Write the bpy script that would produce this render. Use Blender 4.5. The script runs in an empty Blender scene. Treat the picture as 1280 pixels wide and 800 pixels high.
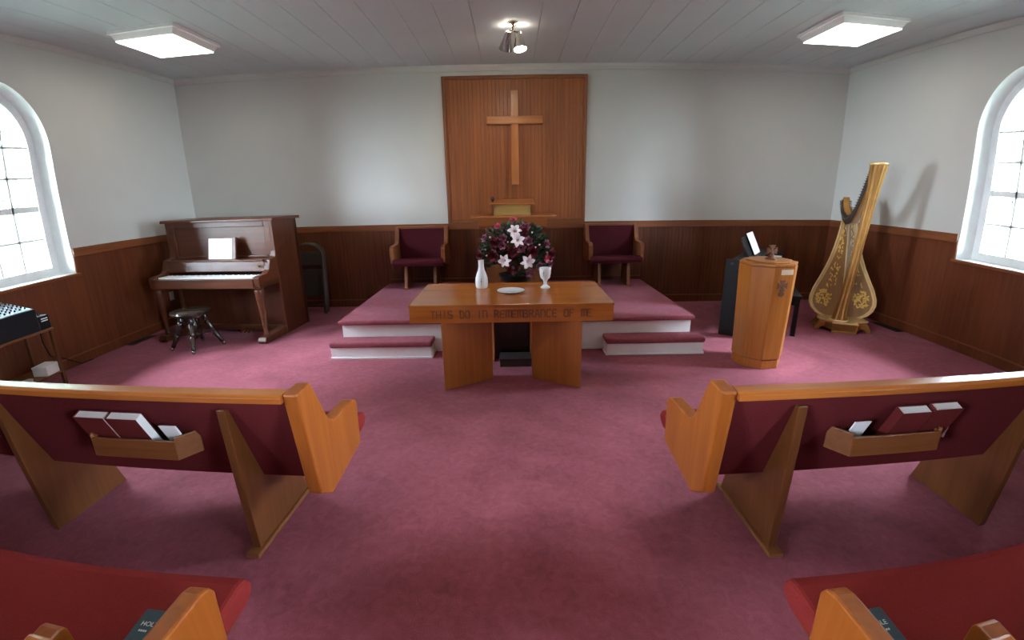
import bpy, bmesh, math, random
from math import pi, sin, cos, radians, sqrt, atan2
from mathutils import Vector, Matrix
random.seed(7)
S = bpy.context.scene
COL = S.collection

# ------------------------------------------------------------------ camera
cd = bpy.data.cameras.new('camera'); cam = bpy.data.objects.new('camera', cd); COL.objects.link(cam)
cd.type = 'PANO'; cd.sensor_fit = 'HORIZONTAL'; cd.sensor_width = 36; cd.sensor_height = 22.5
cd.panorama_type = 'FISHEYE_LENS_POLYNOMIAL'      # the phone's ultra-wide lens with its barrel distortion
cd.fisheye_fov = pi
cd.fisheye_polynomial_k0 = 0.0
cd.fisheye_polynomial_k1 = -0.06424043807083002
cd.fisheye_polynomial_k2 = 0.0
cd.fisheye_polynomial_k3 = 8.712809946986771e-05
cd.fisheye_polynomial_k4 = -2.5073178504036894e-06
RV = Vector((0.9998657, -0.0006586, -0.0163745)); UV = Vector((0.0159237, 0.2751245, 0.9612767)); FV = Vector((-0.0038717, 0.9614084, -0.2750981))
M = Matrix((RV, UV, -FV)).transposed().to_4x4(); M.translation = Vector((0.0333, -6.482, 1.5982))
cam.matrix_world = M
S.camera = cam

# ------------------------------------------------------------------ world, exposure
w = bpy.data.worlds.new('world'); S.world = w; w.use_nodes = True
nt = w.node_tree; bg = nt.nodes['Background']
tc = nt.nodes.new('ShaderNodeTexCoord'); sp = nt.nodes.new('ShaderNodeSeparateXYZ'); rp = nt.nodes.new('ShaderNodeValToRGB')
nt.links.new(tc.outputs['Generated'], sp.inputs[0]); nt.links.new(sp.outputs[2], rp.inputs[0]); nt.links.new(rp.outputs[0], bg.inputs[0])
rp.color_ramp.elements[0].color = (0.32, 0.355, 0.41, 1); rp.color_ramp.elements[1].color = (0.74, 0.84, 1.04, 1)   # overcast: the zenith about three times as bright as the horizon
bg.inputs[1].default_value = 200
S.view_settings.view_transform = 'Standard'; S.view_settings.look = 'None'; S.view_settings.gamma = 1; S.view_settings.use_curve_mapping = False
S.view_settings.exposure = 0.56
LAMP_PANEL = 5.2      # strength of the ceiling panels
SPOT_W = 38
S.cycles.use_denoising = True
S.cycles.max_bounces = 8; S.cycles.diffuse_bounces = 5; S.cycles.glossy_bounces = 4; S.cycles.transparent_max_bounces = 12
S.cycles.sample_clamp_indirect = 6

# ------------------------------------------------------------------ materials
MATS = {}
def base(name):
    m = bpy.data.materials.new(name); m.use_nodes = True
    return m, m.node_tree, m.node_tree.nodes['Principled BSDF']
def plain(name, col, rough=.5, metal=0, spec=.5, var=.06, scale=14, bump=0, emit=0):
    m, t, b = base(name)
    tc = t.nodes.new('ShaderNodeTexCoord'); n = t.nodes.new('ShaderNodeTexNoise'); n.inputs['Scale'].default_value = scale; n.inputs['Detail'].default_value = 4
    t.links.new(tc.outputs['Object'], n.inputs['Vector'])
    r = t.nodes.new('ShaderNodeValToRGB'); t.links.new(n.outputs[0], r.inputs[0])
    r.color_ramp.elements[0].position = .3; r.color_ramp.elements[1].position = .7
    r.color_ramp.elements[0].color = tuple(c*(1-var) for c in col)+(1,); r.color_ramp.elements[1].color = tuple(min(1, c*(1+var)) for c in col)+(1,)
    t.links.new(r.outputs[0], b.inputs['Base Color'])
    b.inputs['Roughness'].default_value = rough; b.inputs['Metallic'].default_value = metal; b.inputs['Specular IOR Level'].default_value = spec
    if bump:
        bp = t.nodes.new('ShaderNodeBump'); bp.inputs['Strength'].default_value = bump; bp.inputs['Distance'].default_value = .004
        t.links.new(n.outputs[0], bp.inputs['Height']); t.links.new(bp.outputs[0], b.inputs['Normal'])
    if emit:
        b.inputs['Emission Color'].default_value = tuple(col)+(1,); b.inputs['Emission Strength'].default_value = emit
    return m
def wood(name, dark, light, axis='z', rough=.38, fine=26, groove=0, gaxis='x', coat=.15, spec=.4):
    m, t, b = base(name)
    tc = t.nodes.new('ShaderNodeTexCoord')
    def noise(sc, stretch, det):
        mp = t.nodes.new('ShaderNodeMapping'); v = [sc, sc, sc]; v['xyz'.index(axis)] = sc*stretch
        mp.inputs['Scale'].default_value = v; t.links.new(tc.outputs['Object'], mp.inputs['Vector'])
        n = t.nodes.new('ShaderNodeTexNoise'); n.inputs['Scale'].default_value = 1; n.inputs['Detail'].default_value = det; n.inputs['Distortion'].default_value = .6
        t.links.new(mp.outputs[0], n.inputs['Vector']); return n
    n1 = noise(fine*2.2, .04, 5); n2 = noise(5, .14, 3)
    mx = t.nodes.new('ShaderNodeMix'); mx.data_type = 'FLOAT'; mx.inputs[0].default_value = .45
    t.links.new(n1.outputs[0], mx.inputs[2]); t.links.new(n2.outputs[0], mx.inputs[3])
    r = t.nodes.new('ShaderNodeValToRGB'); t.links.new(mx.outputs[0], r.inputs[0])
    r.color_ramp.elements[0].position = .34; r.color_ramp.elements[1].position = .64
    r.color_ramp.elements[0].color = tuple(dark)+(1,); r.color_ramp.elements[1].color = tuple(light)+(1,)
    out = r.outputs[0]
    bp = t.nodes.new('ShaderNodeBump'); bp.inputs['Strength'].default_value = .08; bp.inputs['Distance'].default_value = .003
    t.links.new(n1.outputs[0], bp.inputs['Height'])
    if groove:                                            # routed grooves of sheet panelling: fine relief
        s2 = t.nodes.new('ShaderNodeSeparateXYZ'); t.links.new(tc.outputs['Object'], s2.inputs[0])
        ma = t.nodes.new('ShaderNodeMath'); ma.operation = 'MULTIPLY'; ma.inputs[1].default_value = 1/groove
        t.links.new(s2.outputs['xyz'.index(gaxis)], ma.inputs[0])
        fr = t.nodes.new('ShaderNodeMath'); fr.operation = 'FRACT'; t.links.new(ma.outputs[0], fr.inputs[0])
        cr = t.nodes.new('ShaderNodeValToRGB'); t.links.new(fr.outputs[0], cr.inputs[0])
        e = cr.color_ramp.elements; e[0].position = 0; e[0].color = (0, 0, 0, 1); e[1].position = .16; e[1].color = (1, 1, 1, 1)
        q = e.new(.9); q.color = (1, 1, 1, 1); q = e.new(1); q.color = (0, 0, 0, 1)
        b2 = t.nodes.new('ShaderNodeBump'); b2.inputs['Strength'].default_value = .5; b2.inputs['Distance'].default_value = .004
        t.links.new(cr.outputs[0], b2.inputs['Height']); t.links.new(bp.outputs[0], b2.inputs['Normal']); bp = b2
        m3 = t.nodes.new('ShaderNodeMix'); m3.data_type = 'RGBA'; m3.blend_type = 'MULTIPLY'; m3.inputs[0].default_value = .35
        t.links.new(out, m3.inputs[6]); t.links.new(cr.outputs[0], m3.inputs[7]); out = m3.outputs[2]
    t.links.new(out, b.inputs['Base Color']); t.links.new(bp.outputs[0], b.inputs['Normal'])
    b.inputs['Roughness'].default_value = rough; b.inputs['Coat Weight'].default_value = coat; b.inputs['Coat Roughness'].default_value = .2
    b.inputs['Specular IOR Level'].default_value = spec
    return m
def carpet(name, a, b_, c):
    m, t, b = base(name)
    tc = t.nodes.new('ShaderNodeTexCoord')
    def nz(s, d, dist=0):
        n = t.nodes.new('ShaderNodeTexNoise'); n.inputs['Scale'].default_value = s; n.inputs['Detail'].default_value = d; n.inputs['Distortion'].default_value = dist
        t.links.new(tc.outputs['Object'], n.inputs['Vector']); return n
    n1 = nz(1.5, 8, 1.2); n2 = nz(230, 2); n3 = nz(22, 6, .8)
    x = t.nodes.new('ShaderNodeMix'); x.data_type = 'FLOAT'; x.inputs[0].default_value = .42
    t.links.new(n1.outputs[0], x.inputs[2]); t.links.new(n3.outputs[0], x.inputs[3])
    y = t.nodes.new('ShaderNodeMix'); y.data_type = 'FLOAT'; y.inputs[0].default_value = .3
    t.links.new(x.outputs[0], y.inputs[2]); t.links.new(n2.outputs[0], y.inputs[3])
    r = t.nodes.new('ShaderNodeValToRGB'); t.links.new(y.outputs[0], r.inputs[0]); e = r.color_ramp.elements
    e[0].position = .33; e[1].position = .67; e[0].color = a+(1,); e[1].color = c+(1,); q = e.new(.5); q.color = b_+(1,)
    t.links.new(r.outputs[0], b.inputs['Base Color'])
    bp = t.nodes.new('ShaderNodeBump'); bp.inputs['Strength'].default_value = .5; bp.inputs['Distance'].default_value = .006
    t.links.new(n2.outputs[0], bp.inputs['Height']); t.links.new(bp.outputs[0], b.inputs['Normal'])
    b.inputs['Roughness'].default_value = .9; b.inputs['Sheen Weight'].default_value = .12; b.inputs['Sheen Roughness'].default_value = .4
    b.inputs['Sheen Tint'].default_value = (.85, .75, 1, 1); b.inputs['Specular IOR Level'].default_value = .1
    return m
CARPET = carpet('wine_carpet', (.175, .040, .052), (.27, .066, .085), (.38, .105, .134))
WALL = plain('wall_paint', (.57, .565, .53), .8, var=.015, scale=3, spec=.2)
CEIL = plain('ceiling_paint', (.62, .68, .70), .7, var=.02, scale=3, spec=.2)
WHITE = plain('white_paint', (.88, .89, .88), .45, var=.02)
RAIL = wood('rail_wood', (.145, .042, .014), (.22, .072, .024), 'x', .42, spec=.3)
RAILY = wood('rail_wood_side', (.145, .042, .014), (.22, .072, .024), 'y', .42, spec=.3)
WAIN = wood('wainscot_wood', (.075, .018, .006), (.130, .036, .011), 'z', .45, 16, groove=.052, spec=.3, coat=.05)
WAINY = wood('wainscot_wood_side', (.090, .021, .007), (.145, .038, .012), 'z', .5, 14, spec=.3, coat=.05)
PANEL = wood('cross_panel_wood', (.185, .048, .012), (.285, .085, .024), 'z', .42, 14, groove=.052, spec=.35, coat=.05)
CROSSW = wood('cross_wood', (.30, .092, .024), (.42, .15, .044), 'z', .32, 12)
CROSSX = wood('cross_wood_arm', (.30, .092, .024), (.42, .15, .044), 'x', .32, 12)
OAK = wood('honey_oak', (.26, .062, .008), (.37, .104, .015), 'z', .36, 16, spec=.3)
OAKX = wood('honey_oak_long', (.34, .092, .013), (.47, .150, .026), 'x', .30, 16, spec=.35)
OAKY = wood('honey_oak_deep', (.27, .105, .026), (.40, .180, .052), 'y', .33, 16)
FONTW = wood('font_oak', (.28, .084, .012), (.38, .130, .023), 'z', .33, 14, spec=.3)
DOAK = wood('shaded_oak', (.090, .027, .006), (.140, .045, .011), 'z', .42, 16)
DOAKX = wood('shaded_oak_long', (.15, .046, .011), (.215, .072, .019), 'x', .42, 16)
TABLE = wood('table_oak', (.32, .088, .013), (.42, .135, .024), 'x', .26, 14, coat=.2)
TABLEZ = wood('table_oak_leg', (.30, .085, .014), (.39, .125, .024), 'z', .4, 14)
CARVE = plain('carved_shadow_wood', (.12, .034, .008), .6)
PULP = wood('pulpit_oak', (.22, .064, .016), (.31, .105, .028), 'x', .38, 14)
PULG = wood('pulpit_golden', (.34, .19, .05), (.44, .26, .08), 'x', .4, 14)
CHAIRW = wood('chair_oak', (.15, .045, .014), (.22, .072, .024), 'z', .4, 14)
PIANO = wood('piano_walnut', (.066, .017, .0065), (.108, .032, .012), 'x', .36, 12, coat=.08, spec=.3)
PIANOZ = wood('piano_walnut_side', (.055, .014, .0065), (.090, .026, .011), 'z', .36, 12, coat=.08, spec=.3)
DARKW = wood('dark_wood', (.020, .009, .006), (.040, .018, .011), 'z', .3, 20, coat=.3)
STOOLW = wood('stool_ebony', (.018, .011, .008), (.036, .022, .014), 'x', .16, 20, coat=.8)
FAB = plain('upholstery_in_shade', (.115, .015, .017), .9, var=.2, scale=220, bump=.3, spec=.1)  # same cloth as the seats, shade on the pew backs put into the colour
FABR = plain('upholstery_warm_lit', (.20, .020, .018), .9, var=.16, scale=260, bump=.3, spec=.1)  # same cloth, brightened and reddened in colour for the warm light
CHFAB = plain('wine_upholstery', (.060, .008, .014), .9, var=.15, scale=200, bump=.2, spec=.1)
BOOKC = plain('maroon_book_cloth', (.13, .013, .013), .55)
PAGES = plain('page_edges', (.90, .90, .86), .7, var=.03)
PAPER = plain('white_paper', (.90, .91, .92), .6, var=.01)
TEAL = plain('blue_green_book_cover', (.020, .055, .075), .35, var=.12)
SILVERTXT = plain('pale_lettering', (.72, .76, .70), .4)
CERAM = plain('white_ceramic', (.80, .82, .84), .12, var=.01)
GREYMARK = plain('grey_cross_mark', (.30, .33, .36), .4)
BLACK = plain('black_satin', (.007, .006, .006), .5, spec=.2)
BLACKP = plain('black_plastic', (.008, .009, .011), .55, spec=.25)
SILVER = plain('brushed_silver', (.50, .56, .62), .3, .8, var=.25, scale=60)
STEEL = plain('brown_steel_tube', (.055, .038, .028), .38, .5)
CHROME = plain('nickel', (.42, .39, .36), .22, 1)
BRASS = plain('brass', (.62, .40, .14), .25, 1)
GOLD = plain('gilded_maple', (.40, .19, .045), .3, .45, var=.16, scale=8)
GOLDL = plain('pale_gilt_edge', (.82, .56, .26), .26, .25)
SOUND = wood('spruce_soundboard', (.23, .110, .032), (.32, .165, .055), 'z', .32, 10, coat=.4)
GILT = plain('gilt_ornament', (.86, .52, .10), .3, .1, var=.25, scale=60)
STRING = plain('gut_string', (.45, .38, .30), .4)
OUTLET = plain('ivory_plastic', (.62, .60, .54), .4)
VENTM = plain('vent_metal', (.035, .022, .016), .5, .3)
LEAF = plain('dark_green_leaf', (.022, .045, .022), .55, var=.35, scale=20)
LILY = plain('white_lily_petal', (.80, .70, .74), .5, var=.08, scale=40)
LILYC = plain('lily_throat', (.55, .36, .34), .5)
RED = plain('dark_red_petal', (.13, .006, .018), .6, var=.25, scale=30)
MAUVE = plain('mauve_petal', (.28, .09, .15), .6, var=.25, scale=30)
PINK = plain('pink_petal', (.58, .09, .16), .6, var=.15, scale=30)
BUD = plain('pale_pink_bud', (.70, .50, .55), .6, var=.1)
GRASS = plain('lawn', (.13, .16, .11), .9, var=.3, scale=3)
TREEL = plain('tree_leaf', (.22, .30, .22), .6, var=.3, scale=2)
BARK = plain('bark', (.10, .07, .05), .9)
PANELL = plain('lamp_diffuser', (1, .93, .82), .4, var=0, emit=LAMP_PANEL)
BULB = plain('lamp_bulb', (1, .86, .66), .4, var=0, emit=60)
PLATE = plain('plate_with_glare', (.85, .70, .50), .25, .3)  # brass plate, widened and paled so its colour holds the lamp glare
BOXL = plain('box_cover', (.030, .014, .014), .8)
MSPK = plain('dark_red_foam', (.05, .008, .008), .9)
def glass():
    m, t, b = base('window_glass'); t.nodes.remove(b)
    o = t.nodes['Material Output']; tr = t.nodes.new('ShaderNodeBsdfTransparent'); tr.inputs[0].default_value = (.95, .98, .98, 1)
    g = t.nodes.new('ShaderNodeBsdfGlossy'); g.inputs['Roughness'].default_value = .03
    f = t.nodes.new('ShaderNodeFresnel'); f.inputs[0].default_value = 1.35
    x = t.nodes.new('ShaderNodeMixShader'); t.links.new(f.outputs[0], x.inputs[0]); t.links.new(tr.outputs[0], x.inputs[1]); t.links.new(g.outputs[0], x.inputs[2])
    t.links.new(x.outputs[0], o.inputs[0]); return m
GLASS = glass()

# ------------------------------------------------------------------ mesh helpers
class MB:
    def __init__(s): s.v = []; s.f = []
    def add(s, vs, fs):
        k = len(s.v); s.v += [tuple(v) for v in vs]; s.f += [tuple(i+k for i in f) for f in fs]; return s
    def box(s, x0, x1, y0, y1, z0, z1, M=None):
        if x0 > x1: x0, x1 = x1, x0
        vs = [Vector((x, y, z)) for x in (x0, x1) for y in (y0, y1) for z in (z0, z1)]
        if M is not None: vs = [M @ v for v in vs]
        return s.add(vs, [(0, 1, 3, 2), (4, 6, 7, 5), (0, 4, 5, 1), (2, 3, 7, 6), (0, 2, 6, 4), (1, 5, 7, 3)])
    def prism(s, poly, axis, a, b, fn=None):              # polygon in the plane of the two other axes, pushed along axis from a to b
        n = len(poly); vs = []
        for t in (a, b):
            for p, q in poly:
                vs.append({'x': (t, p, q), 'y': (p, t, q), 'z': (p, q, t)}[axis])
        if fn: vs = [fn(*v) for v in vs]
        return s.add(vs, [tuple(range(n)), tuple(range(2*n-1, n-1, -1))]+[(i, n+i, n+(i+1) % n, (i+1) % n) for i in range(n)])
    def lathe(s, prof, n=24, c=(0, 0, 0), M=None, cap=True):
        vs = []; m = len(prof)
        for r, z in prof:
            for k in range(n):
                a = 2*pi*k/n; v = Vector((c[0]+r*cos(a), c[1]+r*sin(a), c[2]+z)); vs.append(M @ v if M is not None else v)
        fs = [(i*n+k, i*n+(k+1) % n, (i+1)*n+(k+1) % n, (i+1)*n+k) for i in range(m-1) for k in range(n)]
        if cap: fs += [tuple(range(n-1, -1, -1)), tuple((m-1)*n+k for k in range(n))]
        return s.add(vs, fs)
    def tube(s, pts, rad, n=8, cap=True, sq=None):        # sq: (half width, half height) for a flat bar
        P = [Vector(p) for p in pts]; m = len(P)
        R = rad if hasattr(rad, '__len__') else [rad]*m
        vs = []; up = Vector((0, 0, 1)); last = None
        for i in range(m):
            d = (P[min(i+1, m-1)]-P[max(i-1, 0)]).normalized()
            u = last if last is not None else (up if abs(d.z) < .9 else Vector((0, 1, 0)))
            a = (u-d*u.dot(d)).normalized(); last = a; b = d.cross(a)
            for k in range(n):
                t = 2*pi*k/n+(pi/4 if n == 4 else 0); vs.append(P[i]+(a*cos(t)+b*sin(t))*R[i])
        fs = [(i*n+k, i*n+(k+1) % n, (i+1)*n+(k+1) % n, (i+1)*n+k) for i in range(m-1) for k in range(n)]
        if cap: fs += [tuple(range(n-1, -1, -1)), tuple((m-1)*n+k for k in range(n))]
        return s.add(vs, fs)
    def ball(s, c, r, n=10, m=6, sc=(1, 1, 1)):
        prof = [(max(1e-4, sin(pi*i/m))*r, -cos(pi*i/m)*r) for i in range(m+1)]
        vs = []
        for rr, z in prof:
            for k in range(n):
                a = 2*pi*k/n; vs.append((c[0]+rr*cos(a)*sc[0], c[1]+rr*sin(a)*sc[1], c[2]+z*sc[2]))
        return s.add(vs, [(i*n+k, i*n+(k+1) % n, (i+1)*n+(k+1) % n, (i+1)*n+k) for i in range(m) for k in range(n)])
    def build(s, name, mat, parent=None, bevel=0, smooth=False, seg=2, loc=None, rot=None, fixn=True):
        me = bpy.data.meshes.new(name); me.from_pydata(s.v, [], s.f); me.update()
        if fixn:
            bm = bmesh.new(); bm.from_mesh(me); bmesh.ops.recalc_face_normals(bm, faces=bm.faces); bm.to_mesh(me); bm.free()
        if mat: me.materials.append(mat)
        if smooth: me.shade_smooth()
        o = bpy.data.objects.new(name, me); COL.objects.link(o)
        if parent is not None: o.parent = parent
        if loc is not None: o.location = loc
        if rot is not None: o.rotation_euler = rot
        if bevel:
            b = o.modifiers.new('bevel', 'BEVEL'); b.width = bevel; b.segments = seg; b.limit_method = 'ANGLE'; b.angle_limit = radians(35)
        if smooth:
            e = o.modifiers.new('split', 'EDGE_SPLIT'); e.split_angle = radians(38)
        return o
def tag(o, label, cat, group=None):
    o['label'] = label; o['category'] = cat
    if group: o['group'] = group
    return o
def thing(name, label, cat, loc=(0, 0, 0), rz=0, group=None):
    o = bpy.data.objects.new(name, None); COL.objects.link(o); o.empty_display_size = .1
    o.location = loc; o.rotation_euler = (0, 0, rz); return tag(o, label, cat, group)
def struct(o): o['kind'] = 'structure'; return o
def stuff(o): o['kind'] = 'stuff'; return o
def sempty(name):
    o = bpy.data.objects.new(name, None); COL.objects.link(o); return struct(o)
def copy_tree(o, parent=None):
    c = o.copy(); COL.objects.link(c)
    if parent is not None: c.parent = parent
    for ch in o.children: copy_tree(ch, c)
    return c
def B(*a): return MB().box(*a)

# ------------------------------------------------------------------ the room
XL, XR, YB, HC = -4.609, 4.722, -11.0, 3.263
RT, RB = 1.20, 1.11            # chair rail
SILL, AR, AZ = .94, .635, 2.2  # window opening: sill height, arch radius, arch springing
WT = .26
floor = struct(B(XL-.3, XR+.3, YB-.2, .2, -.1, 0).build('floor', CARPET))
ceil = struct(B(XL-.3, XR+.3, YB-.2, .2, HC+.012, HC+.1).build('ceiling', CEIL))
x = .34-.331*16
while x < XR:
    a, b = max(x+.0022, XL), min(x+.331-.0022, XR)
    if b-a > .03: B(a, b, YB, 0, HC, HC+.012).build('ceiling_board', CEIL, ceil)
    x += .331
wf = struct(B(XL-.3, XR+.3, 0, .2, 0, HC+.1).build('wall_front', WALL))
wb = struct(B(XL-.3, XR+.3, YB-.2, YB, 0, HC+.1).build('wall_back', WALL))
WINS = [-2.735, -8.6]    # centres of the arched windows along the side walls
def side_wall(name, X, sgn):
    """wall with arched openings, a reveal of depth WT behind each"""
    mb = MB(); Z1 = HC+.1
    def q(pts): mb.add([(X, y, z) for y, z in pts], [tuple(range(len(pts)))])
    edges = [.2]
    for yc in WINS:
        a, b = yc+AR, yc-AR
        q([(edges[-1], 0), (a, 0), (a, Z1), (edges[-1], Z1)]); edges.append(b)
        q([(a, 0), (b, 0), (b, SILL), (a, SILL)])
        arch = [(yc+AR*cos(t), AZ+AR*sin(t)) for t in [pi*k/28 for k in range(29)]]
        for p, r in zip(arch[:-1], arch[1:]): q([p, r, (r[0], Z1), (p[0], Z1)])
        path = [(a, SILL)]+arch+[(b, SILL), (a, SILL)]
        for p, r in zip(path[:-1], path[1:]):
            mb.add([(X, p[0], p[1]), (X, r[0], r[1]), (X+sgn*WT, r[0], r[1]), (X+sgn*WT, p[0], p[1])], [(0, 1, 2, 3)])
    q([(edges[-1], 0), (YB-.2, 0), (YB-.2, Z1), (edges[-1], Z1)])
    # outer skin
    k0 = len(mb.v)
    edges = [.2]; X2 = X+sgn*WT
    def q2(pts): mb.add([(X2, y, z) for y, z in pts], [tuple(range(len(pts)))])
    for yc in WINS:
        a, b = yc+AR, yc-AR
        q2([(edges[-1], 0), (a, 0), (a, Z1), (edges[-1], Z1)]); edges.append(b)
        q2([(a, 0), (b, 0), (b, SILL), (a, SILL)])
        arch = [(yc+AR*cos(t), AZ+AR*sin(t)) for t in [pi*k/28 for k in range(29)]]
        for p, r in zip(arch[:-1], arch[1:]): q2([p, r, (r[0], Z1), (p[0], Z1)])
    q2([(edges[-1], 0), (YB-.2, 0), (YB-.2, Z1), (edges[-1], Z1)])
    o = mb.build(name, WALL, fixn=False)
    me = o.data; me.materials.append(WHITE)
    for p in me.polygons:                                   # the reveals are painted white
        if abs(p.normal.x) < .5: p.material_index = 1
    return struct(o)
wl = side_wall('wall_left', XL, -1); wr = side_wall('wall_right', XR, 1)
# wainscot sheets, rails and baseboards
for a, b in ((XL, -2.17), (-2.17, -.9), (-.9, .12), (.12, 1.07), (1.07, 2.29), (2.29, 3.51), (3.51, XR)):
    B(a, b, -.012, .0, .10, RB+.01).build('wainscot_panel', WAIN, wf)
def side_panels(wall, X, s):
    X2 = X-s*.012
    ys = [0]
    for yc in WINS:
        B(X2, X, yc+AR+.015, ys[-1], .10, RB+.01).build('wainscot_panel', WAINY, wall)
        B(X2, X, yc-AR-.015, yc+AR+.015, .10, SILL-.02).build('wainscot_panel', WAINY, wall); ys.append(yc-AR-.015)
    B(X2, X, YB, ys[-1], .10, RB+.01).build('wainscot_panel', WAINY, wall)
side_panels(wl, XL, -1); side_panels(wr, XR, 1)
struct(B(XL+.02, XR-.02, -.024, 0, RB, RT).build('trim_1', RAIL, bevel=.004))
def side_rail(n, X, s):
    e = sempty('trim_%d' % n); ys = [0]
    for yc in WINS:
        B(X-s*.024, X, yc+AR+.01, ys[-1], RB, RT).build('chair_rail', RAILY, e, .004); ys.append(yc-AR-.01)
        B(X-s*.035, X, yc-AR-.03, yc+AR+.03, SILL-.03, SILL-.002).build('sill_board', RAILY, e, .004)
        for yy in (yc+AR, yc-AR-.012): B(X-s*.014, X+s*.0, yy, yy+.012, SILL-.002, RB+.02).build('sill_edge', RAILY, e)
    B(X-s*.024, X, YB, ys[-1], RB, RT).build('chair_rail', RAILY, e, .004)
side_rail(2, XL, -1); side_rail(3, XR, 1)
def baseboard(name, x0, x1, y0, y1, z, cap):
    o = struct(B(x0, x1, y0, y1, z, z+.098).build(name, WAIN if cap == RAIL else WAINY))
    B(x0, x1, y0, y1, z+.098, z+.11).build('cap_bead', cap, o, .003)
baseboard('baseboard_front', XL+.02, -1.80, -.022, 0, 0, RAIL); baseboard('baseboard_front', 1.92, XR-.02, -.022, 0, 0, RAIL)
baseboard('baseboard_front', -1.80, 1.92, -.022, 0, .30, RAIL)
baseboard('baseboard_left', XL, XL+.022, YB, 0, 0, RAILY); baseboard('baseboard_right', XR-.022, XR, YB, 0, 0, RAILY)
struct(MB().prism([(-.035, HC), (0, HC), (0, HC-.075), (-.012, HC-.075), (-.016, HC-.03)], 'x', XL, XR).build('trim_4', WALL))
struct(MB().prism([(XL+.03, HC), (XL, HC), (XL, HC-.06), (XL+.01, HC-.06)], 'y', YB, 0).build('trim_5', WALL))
struct(MB().prism([(XR-.03, HC), (XR, HC), (XR, HC-.06), (XR-.01, HC-.06)], 'y', YB, 0).build('trim_6', WALL))

# windows
def window(n, X, s, yc):
    e = sempty('window_%d' % n); xo = X+s*WT; a0, a1 = xo-s*.06, xo
    fr = .085; r2 = AR-fr
    def arch(r, zb, N=28): return [(yc+r, zb)]+[(yc+r*cos(pi*k/N), AZ+r*sin(pi*k/N)) for k in range(N+1)]+[(yc-r, zb)]
    o, i = arch(AR, SILL), arch(r2, SILL+.07)
    mb = MB(); N = len(o)
    vs = [(a0, y, z) for y, z in o]+[(a0, y, z) for y, z in i]+[(a1, y, z) for y, z in o]+[(a1, y, z) for y, z in i]
    fs = []
    for k in range(N):
        l = (k+1) % N
        fs += [(k, l, N+l, N+k), (2*N+k, 3*N+k, 3*N+l, 2*N+l), (k, 2*N+k, 2*N+l, l), (N+k, N+l, 3*N+l, 3*N+k)]
    mb.add(vs, fs).build('window_frame', WHITE, e)
    mb = MB()
    for k in range(2):                                         # stepped casing bead in front of the frame
        pass
    o2, i2 = arch(r2+.02, SILL+.05), arch(r2-.012, SILL+.082)
    vs = [(a0-s*.02, y, z) for y, z in o2]+[(a0-s*.02, y, z) for y, z in i2]+[(a0, y, z) for y, z in o2]+[(a0, y, z) for y, z in i2]
    mb.add(vs, fs).build('window_bead', WHITE, e)
    ys = [yc-r2, yc-r2/2+.02, yc, yc+r2/2-.02, yc+r2]; z0 = SILL+.07; zs = [z0, z0+.31, z0+.62, z0+.93, AZ+.04]
    for y in ys[1:4]: B(a0-s*0, a1, y-.011, y+.011, z0, AZ+sqrt(r2*r2-(y-yc)**2)).build('muntin', WHITE, e)
    for z in zs[1:]: B(a0, a1, yc-r2, yc+r2, z-(.03 if z == zs[2] else .011), z+(.03 if z == zs[2] else .011)).build('muntin', WHITE, e)
    xg = (a0+a1)/2
    for ya, yb in zip(ys[:-1], ys[1:]):
        for za, zb in zip(zs[:-1], zs[1:]):
            B(xg-.002, xg+.002, ya, yb, za, min(zb, 9)).build('pane', GLASS, e)
        top = [(ya, zs[-1])]+[(ya+(yb-ya)*t/8, AZ+sqrt(max(1e-5, r2*r2-(ya+(yb-ya)*t/8-yc)**2))) for t in range(9)]+[(yb, zs[-1])]
        top = [top[0]]+[(p, max(z, zs[-1])) for p, z in top[1:-1]]+[top[-1]]
        MB().prism(top, 'x', xg-.002, xg+.002).build('pane', GLASS, e)
k = 1
for yc in WINS:
    window(k, XL, -1, yc); window(k+1, XR, 1, yc)
    for X, s in ((XL, -1), (XR, 1)):                          # portals guide the sampling of the daylight; they give no light themselves
        l = bpy.data.lights.new('portal', 'AREA'); l.shape = 'RECTANGLE'; l.size = 1.9; l.size_y = 1.3; l.cycles.is_portal = True
        o = bpy.data.objects.new('daylight_portal', l); COL.objects.link(o); o.location = (X+s*(WT+.03), yc, 1.89); o.rotation_euler = (0, s*pi/2, 0)
    k += 2
# outside: lawn and trees seen through the windows
struct(B(-40, XL-.27, -40, 20, -.9, -.8).build('ground', GRASS)); struct(B(XR+.27, 40, -40, 20, -.9, -.8).build('ground', GRASS))
def tree(x, y, h, r, n, label):
    t = thing('leafy_tree', label, 'tree', (x, y, -.8))
    MB().tube([(0, 0, 0), (.05, .03, h*.35), (0, .1, h*.7)], [.16, .13, .06], 8).build('trunk', BARK, t, smooth=True)
    mb = MB()
    cl = [(random.uniform(-.42, .42)*r, random.uniform(-.42, .42)*r, h*random.uniform(.28, .92), r*random.uniform(.35, .55)) for _ in range(22)]
    for _ in range(n):
        c = random.choice(cl); d = Vector((random.gauss(0, 1), random.gauss(0, 1), random.gauss(0, 1))).normalized()*c[3]*random.uniform(.6, 1)
        p = Vector(c[:3])+d; u = Vector((random.gauss(0, 1), random.gauss(0, 1), random.gauss(0, 1))).normalized()*.24
        v = u.orthogonal().normalized()*.14
        mb.add([p-u, p+v, p+u, p-v], [(0, 1, 2, 3)])
    stuff(mb.build('foliage', TREEL, t, fixn=False))
wh = ['level with the front wall', 'just behind the font side', 'beside the window', 'toward the rear pews']
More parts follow.
